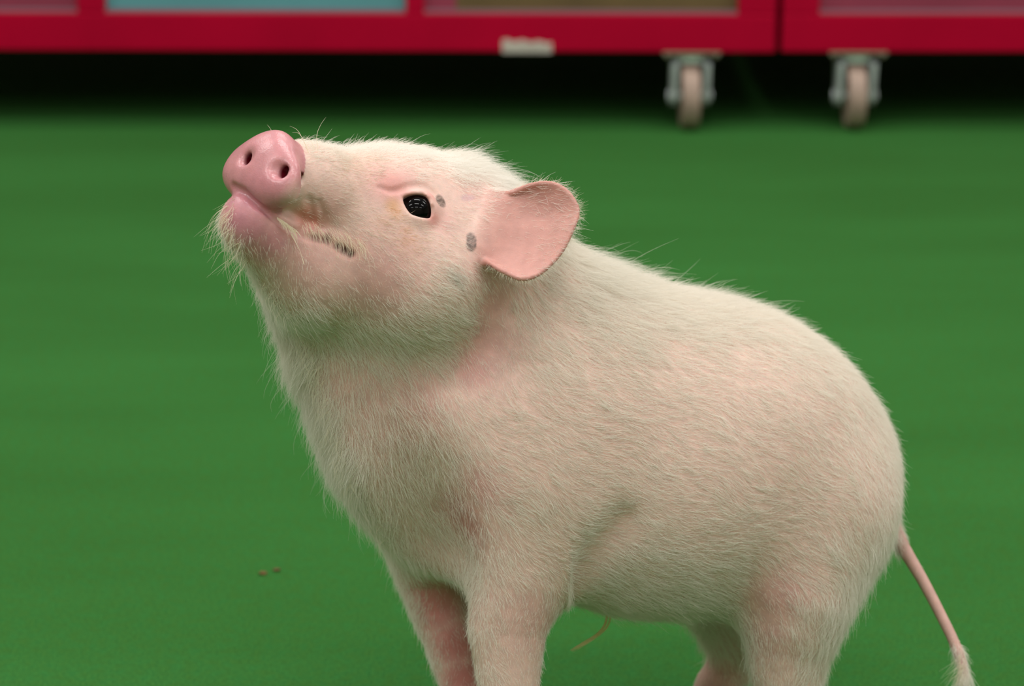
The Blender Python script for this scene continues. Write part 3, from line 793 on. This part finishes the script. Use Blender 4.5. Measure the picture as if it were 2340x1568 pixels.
# less hair needed where only a side step could see it, none of it removed
NH = 400000
pr = ar*dens; pr /= pr.sum()
fi = rng.choice(len(tri), NH, p=pr)
r1 = np.sqrt(rng.random(NH)); r2 = rng.random(NH)
bw = np.stack([1-r1, r1*(1-r2), r1*r2], 1)
T = tri[fi]
root = (PV[T]*bw[:, :, None]).sum(1); nor = (PN[T]*bw[:, :, None]).sum(1); nor /= np.linalg.norm(nor, axis=1, keepdims=True)
cfh = coat_field(root)
def hair_build(root, nor, cfh, nseg=5, jit=.20, clump=.30, nclump=12000):
    n = len(root)
    f3 = np.concatenate([cfh[:, :2], np.zeros((n, 1))], 1)
    # swirl the flow with soft noise
    th = .28*vnoise(root, 120, 11) + .20*vnoise(root, 420, 12)
    f3 = np.stack([f3[:, 0]*np.cos(th)-f3[:, 1]*np.sin(th), f3[:, 0]*np.sin(th)+f3[:, 1]*np.cos(th), f3[:, 2]], 1)
    f3 -= nor*(f3*nor).sum(1, keepdims=True)
    f3 /= np.maximum(np.linalg.norm(f3, axis=1, keepdims=True), .25)
    f3 = f3 + rng.normal(size=(n, 3))*jit
    L = cfh[:, 2]*.00070*(.55+.75*rng.random(n))*np.where(ear_d(root) < .0015, .5, 1)
    wild = rng.random(n) < .04; L = np.where(wild, L*1.35, L)
    lift = cfh[:, 3]*.8*(.6+.8*rng.random(n))*np.where(wild, 1.8, 1)
    lift *= np.clip(L/.006, .3, 1)
    # ears: short down
    t = np.linspace(0, 1, nseg)[None, :, None]
    curl = rng.normal(size=(n, 3))*.16
    P = root[:, None, :] - nor[:, None, :]*.0004 + L[:, None, None]*(f3[:, None, :]*t*.92 + nor[:, None, :]*(lift[:, None, None]*(t-.55*t*t)+.03*t) + curl[:, None, :]*t*t)
    # clumping
    if clump > 0:
        ci = rng.choice(n, nclump, replace=False)
        kd2 = kdtree.KDTree(nclump)
        for i, c in enumerate(ci): kd2.insert(root[c], i)
        kd2.balance()
        near = np.fromiter((kd2.find(p)[1] for p in root.tolist()), int, n)
        g = ci[near]; tgt = P[g]
        k = (clump*rng.random(n)[:, None, None]*1.4)*t**1.4
        P = P*(1-k) + (tgt + (root-root[g])[:, None, :]*.25)*k
    return P, L
HP, HLn = hair_build(root, nor, cfh)

def curves_obj(name, P, rad, mat, parent, cols=None):
    n, m, _ = P.shape
    cu = bpy.data.hair_curves.new(name); cu.add_curves([m]*n)
    Wp = to_world(P.reshape(-1, 3)) - pig_origin
    cu.attributes['position'].data.foreach_set('vector', Wp.astype(f32).ravel())
    ra = cu.attributes.get('radius') or cu.attributes.new('radius', 'FLOAT', 'POINT')
    ra.data.foreach_set('value', rad.astype(f32).ravel())
    if cols is not None:
        ca = cu.attributes.new('tint', 'FLOAT_COLOR', 'CURVE'); ca.data.foreach_set('color', cols.astype(f32).ravel())
    o = bpy.data.objects.new(name, cu); COL.objects.link(o); o.parent = parent; cu.materials.append(mat)
    return o
def hair_mat(name):
    m = bpy.data.materials.new(name); m.use_nodes = True; nt = m.node_tree; N = nt.nodes; L = nt.links
    for x in list(N): N.remove(x)
    out = N.new('ShaderNodeOutputMaterial')
    a = N.new('ShaderNodeAttribute'); a.attribute_name = 'tint'
    d = N.new('ShaderNodeBsdfDiffuse'); L.new(a.outputs['Color'], d.inputs[0])
    tr = N.new('ShaderNodeBsdfTranslucent'); L.new(a.outputs['Color'], tr.inputs[0])
    h = N.new('ShaderNodeBsdfHair'); h.component = 'Reflection'; h.inputs['Color'].default_value = (.9, .88, .82, 1)
    h.inputs['RoughnessU'].default_value = .35; h.inputs['RoughnessV'].default_value = .6
    m1 = N.new('ShaderNodeMixShader'); m1.inputs[0].default_value = .42; L.new(d.outputs[0], m1.inputs[1]); L.new(tr.outputs[0], m1.inputs[2])
    m2 = N.new('ShaderNodeMixShader'); m2.inputs[0].default_value = .18; L.new(m1.outputs[0], m2.inputs[1]); L.new(h.outputs[0], m2.inputs[2])
    L.new(m2.outputs[0], out.inputs[0])
    return m
M_hair = hair_mat('white_bristle')
tt = np.linspace(0, 1, HP.shape[1])[None, :]
rad = (.000076*(.75+.5*rng.random((NH, 1))))*(1-.82*tt**1.6)
base = L3(250, 245, 234)[None, :]*(.90+.12*rng.random((NH, 1)))
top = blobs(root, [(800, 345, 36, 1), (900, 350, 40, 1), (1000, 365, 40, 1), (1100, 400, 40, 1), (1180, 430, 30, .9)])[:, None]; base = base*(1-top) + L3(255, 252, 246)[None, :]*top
tan = blobs(root, [(902, 478, 9, 1), (930, 545, 11, .75), (870, 505, 12, .35), (830, 400, 22, .3), (780, 560, 12, .2), (760, 400, 10, .2)])[:, None]
base = base*(1-tan) + L3(222, 170, 110)[None, :]*tan
grey = blobs(root, [(1038, 628, 7, .3)])[:, None]; base = base*(1-grey) + L3(120, 124, 104)[None, :]*grey
fur = curves_obj('fur', HP, rad, M_hair, pig, np.concatenate([base, np.ones((NH, 1))], 1))
fur['kind'] = 'stuff'; fur['label'] = 'short cream white bristly fur'

print('T hair', time.time()-T0)
# long single bristles: chin beard, brow and crest hairs, lashes
LB = []   # lists of pixel polylines with depth taken from the surface
def strand(pix, z0=None, dz=0.0, tw=1.0, w=.00016):
    u0, v0 = pix[0]; p = march(u0, v0, lambda P: sdf0(P, False), Z0=1.45)
    if p is None or p[2] > 1.95 or (z0 is None and False): return
    z = p[2]
    pts = np.array([W(u, v, z - .0015 + dz*i/(len(pix)-1)) for i, (u, v) in enumerate(pix)])
    s = np.linspace(0, len(pts)-1, 8); i = np.clip(s.astype(int), 0, len(pts)-2); f = (s-i)[:, None]
    im = np.clip(i-1, 0, None); ip = np.clip(i+2, None, len(pts)-1)
    p0, p1, p2, p3 = pts[im], pts[i], pts[i+1], pts[ip]
    LB.append((.5*((2*p1)+(-p0+p2)*f+(2*p0-5*p1+4*p2-p3)*f**2+(-p0+3*p1-3*p2+p3)*f**3), w))
strand([(727, 345), (724, 310), (733, 285), (745, 268)]); strand([(704, 348), (695, 325), (680, 298), (662, 288)]); strand([(706, 350), (698, 330), (684, 306), (668, 303)])
strand([(718, 345), (712, 325), (700, 312)]); strand([(600, 300), (596, 294), (590, 288)], w=.0001); strand([(620, 298), (615, 290), (610, 285)], w=.0001)
strand([(1380, 605), (1384, 590), (1395, 575), (1402, 562)]); strand([(1560, 660), (1575, 645), (1590, 628)]); strand([(1450, 640), (1470, 622), (1490, 612)])
strand([(1005, 468), (975, 474), (945, 483), (920, 486)], w=.00022); strand([(1120, 520), (1060, 512), (1010, 510)], w=.00012); strand([(1040, 556), (980, 548), (940, 545)], w=.00012)
strand([(1160, 525), (1210, 524), (1270, 530)], w=.00012); strand([(1100, 560), (1050, 553), (990, 530)], w=.00012)
R3 = random.Random(5)
for k in range(125):         # beard of the far jaw
    v0 = 440 + 210*R3.random()**.8; u0 = 512 + max(0, v0-520)*.38 + R3.uniform(0, 26)
    l = R3.uniform(25, 98)*(1 if v0 > 450 else .7); a = math.radians(R3.uniform(95, 150)); c = R3.uniform(-.5, .2)
    strand([(u0, v0), (u0+l*.5*math.cos(a), v0+l*.5*math.sin(a)), (u0+l*math.cos(a+c), v0+l*math.sin(a+c))], z0=1.61, dz=R3.uniform(-.004, .02), w=R3.uniform(.00008, .00016))
for k in range(90):         # hairs hanging over the mouth corner
    u0 = R3.uniform(690, 830); v0 = 505 + (u0-690)*.36 + R3.uniform(-10, 14); l = R3.uniform(30, 70); a = math.radians(R3.uniform(45, 80))
    strand([(u0, v0), (u0+l*.5*math.cos(a), v0+l*.5*math.sin(a)), (u0+l*math.cos(a+.25), v0+l*math.sin(a+.25))], dz=-.002, w=.0001)
for k in range(90):         # white tuft at the lip, with one long strand
    u0 = R3.uniform(632, 672); v0 = 498 + (u0-632)*.72 + R3.uniform(-3, 3); l = R3.uniform(14, 36); a = math.radians(R3.uniform(25, 60))
    strand([(u0, v0), (u0+l*.5*math.cos(a), v0+l*.5*math.sin(a)), (u0+l*math.cos(a+.2), v0+l*math.sin(a+.2))], dz=-.002, w=.00012)
for k in range(7):
    strand([(664+k*.8, 535), (676+k*.5, 555+k), (686, 575), (694+k*.3, 605)], dz=-.002, w=.00013)
for k in range(150):         # loose hairs of throat and chest against the carpet
    s = R3.random(); v0 = 640 + 620*s
    u0 = np.interp(v0, [640, 720, 820, 940, 1040, 1160, 1240, 1290], [580, 650, 705, 735, 765, 815, 872, 900]) + R3.uniform(0, 30)
    l = R3.uniform(25, 60); a = math.radians(R3.uniform(100, 165))
    strand([(u0, v0), (u0+l*.5*math.cos(a), v0+l*.5*math.sin(a)), (u0+l*math.cos(a-.5), v0+l*math.sin(a-.5))], z0=1.70, w=.00011)
for k in range(90):         # tail tuft
    u0 = R3.uniform(2190, 2208); v0 = R3.uniform(1490, 1560); l = R3.uniform(25, 70); a = math.radians(R3.uniform(80, 150))
    strand([(u0, v0), (u0+l*.5*math.cos(a), v0+l*.5*math.sin(a)), (u0+l*math.cos(a), v0+l*math.sin(a))], z0=1.815, w=.0001)
m_ = np.nonzero(EART > .985)[0]
for k in range(420):         # fringe round the rim of the near ear
    p = EARP[m_[R3.randrange(len(m_))]]; d_ = nrm((p-ER)*np.array([1, 1, .6])) + np.array([R3.uniform(-.4, .5), R3.uniform(-.4, .4), R3.uniform(-.3, .3)])
    l = R3.uniform(.0025, .0065); LB.append((np.array([p + d_*l*q_ for q_ in np.linspace(-.3, 1, 8)]), .00007))
BP = np.array([b[0] for b in LB]); bwid = np.array([b[1] for b in LB])
tb = np.linspace(0, 1, 8)[None, :]
bc = np.concatenate([np.tile(L3(246, 236, 210), (len(BP), 1)), np.ones((len(BP), 1))], 1)
wh = curves_obj('bristles', BP, bwid[:, None]*(1-.8*tb**1.5), M_hair, pig, bc)
wh['kind'] = 'stuff'; wh['label'] = 'long loose cream bristles on chin, brow, throat and tail tip'
# ginger tuft under the belly
BG = []
for k in range(26):
    z = 1.755; j = R3.uniform(-7, 7); j2 = R3.uniform(-9, 9)
    BG.append(np.array([W(1392+j, 1402, z), W(1386+j, 1428, z), W(1368+j*.6, 1450+j2*.4, z), W(1340, 1468+j2*.6, z), W(1302+abs(j2), 1486+j2*.6, z)]))
BG = np.array(BG); tg = np.linspace(0, 1, 5)[None, :]
gc = np.concatenate([np.tile(L3(240, 200, 130), (len(BG), 1)), np.ones((len(BG), 1))], 1)
g = curves_obj('belly_tuft', BG, np.full((len(BG), 1), .00014)*(1-.7*tg), M_hair, pig, gc); g['kind'] = 'stuff'; g['label'] = 'thin ginger hair tuft under the belly'
print('T end', time.time()-T0)
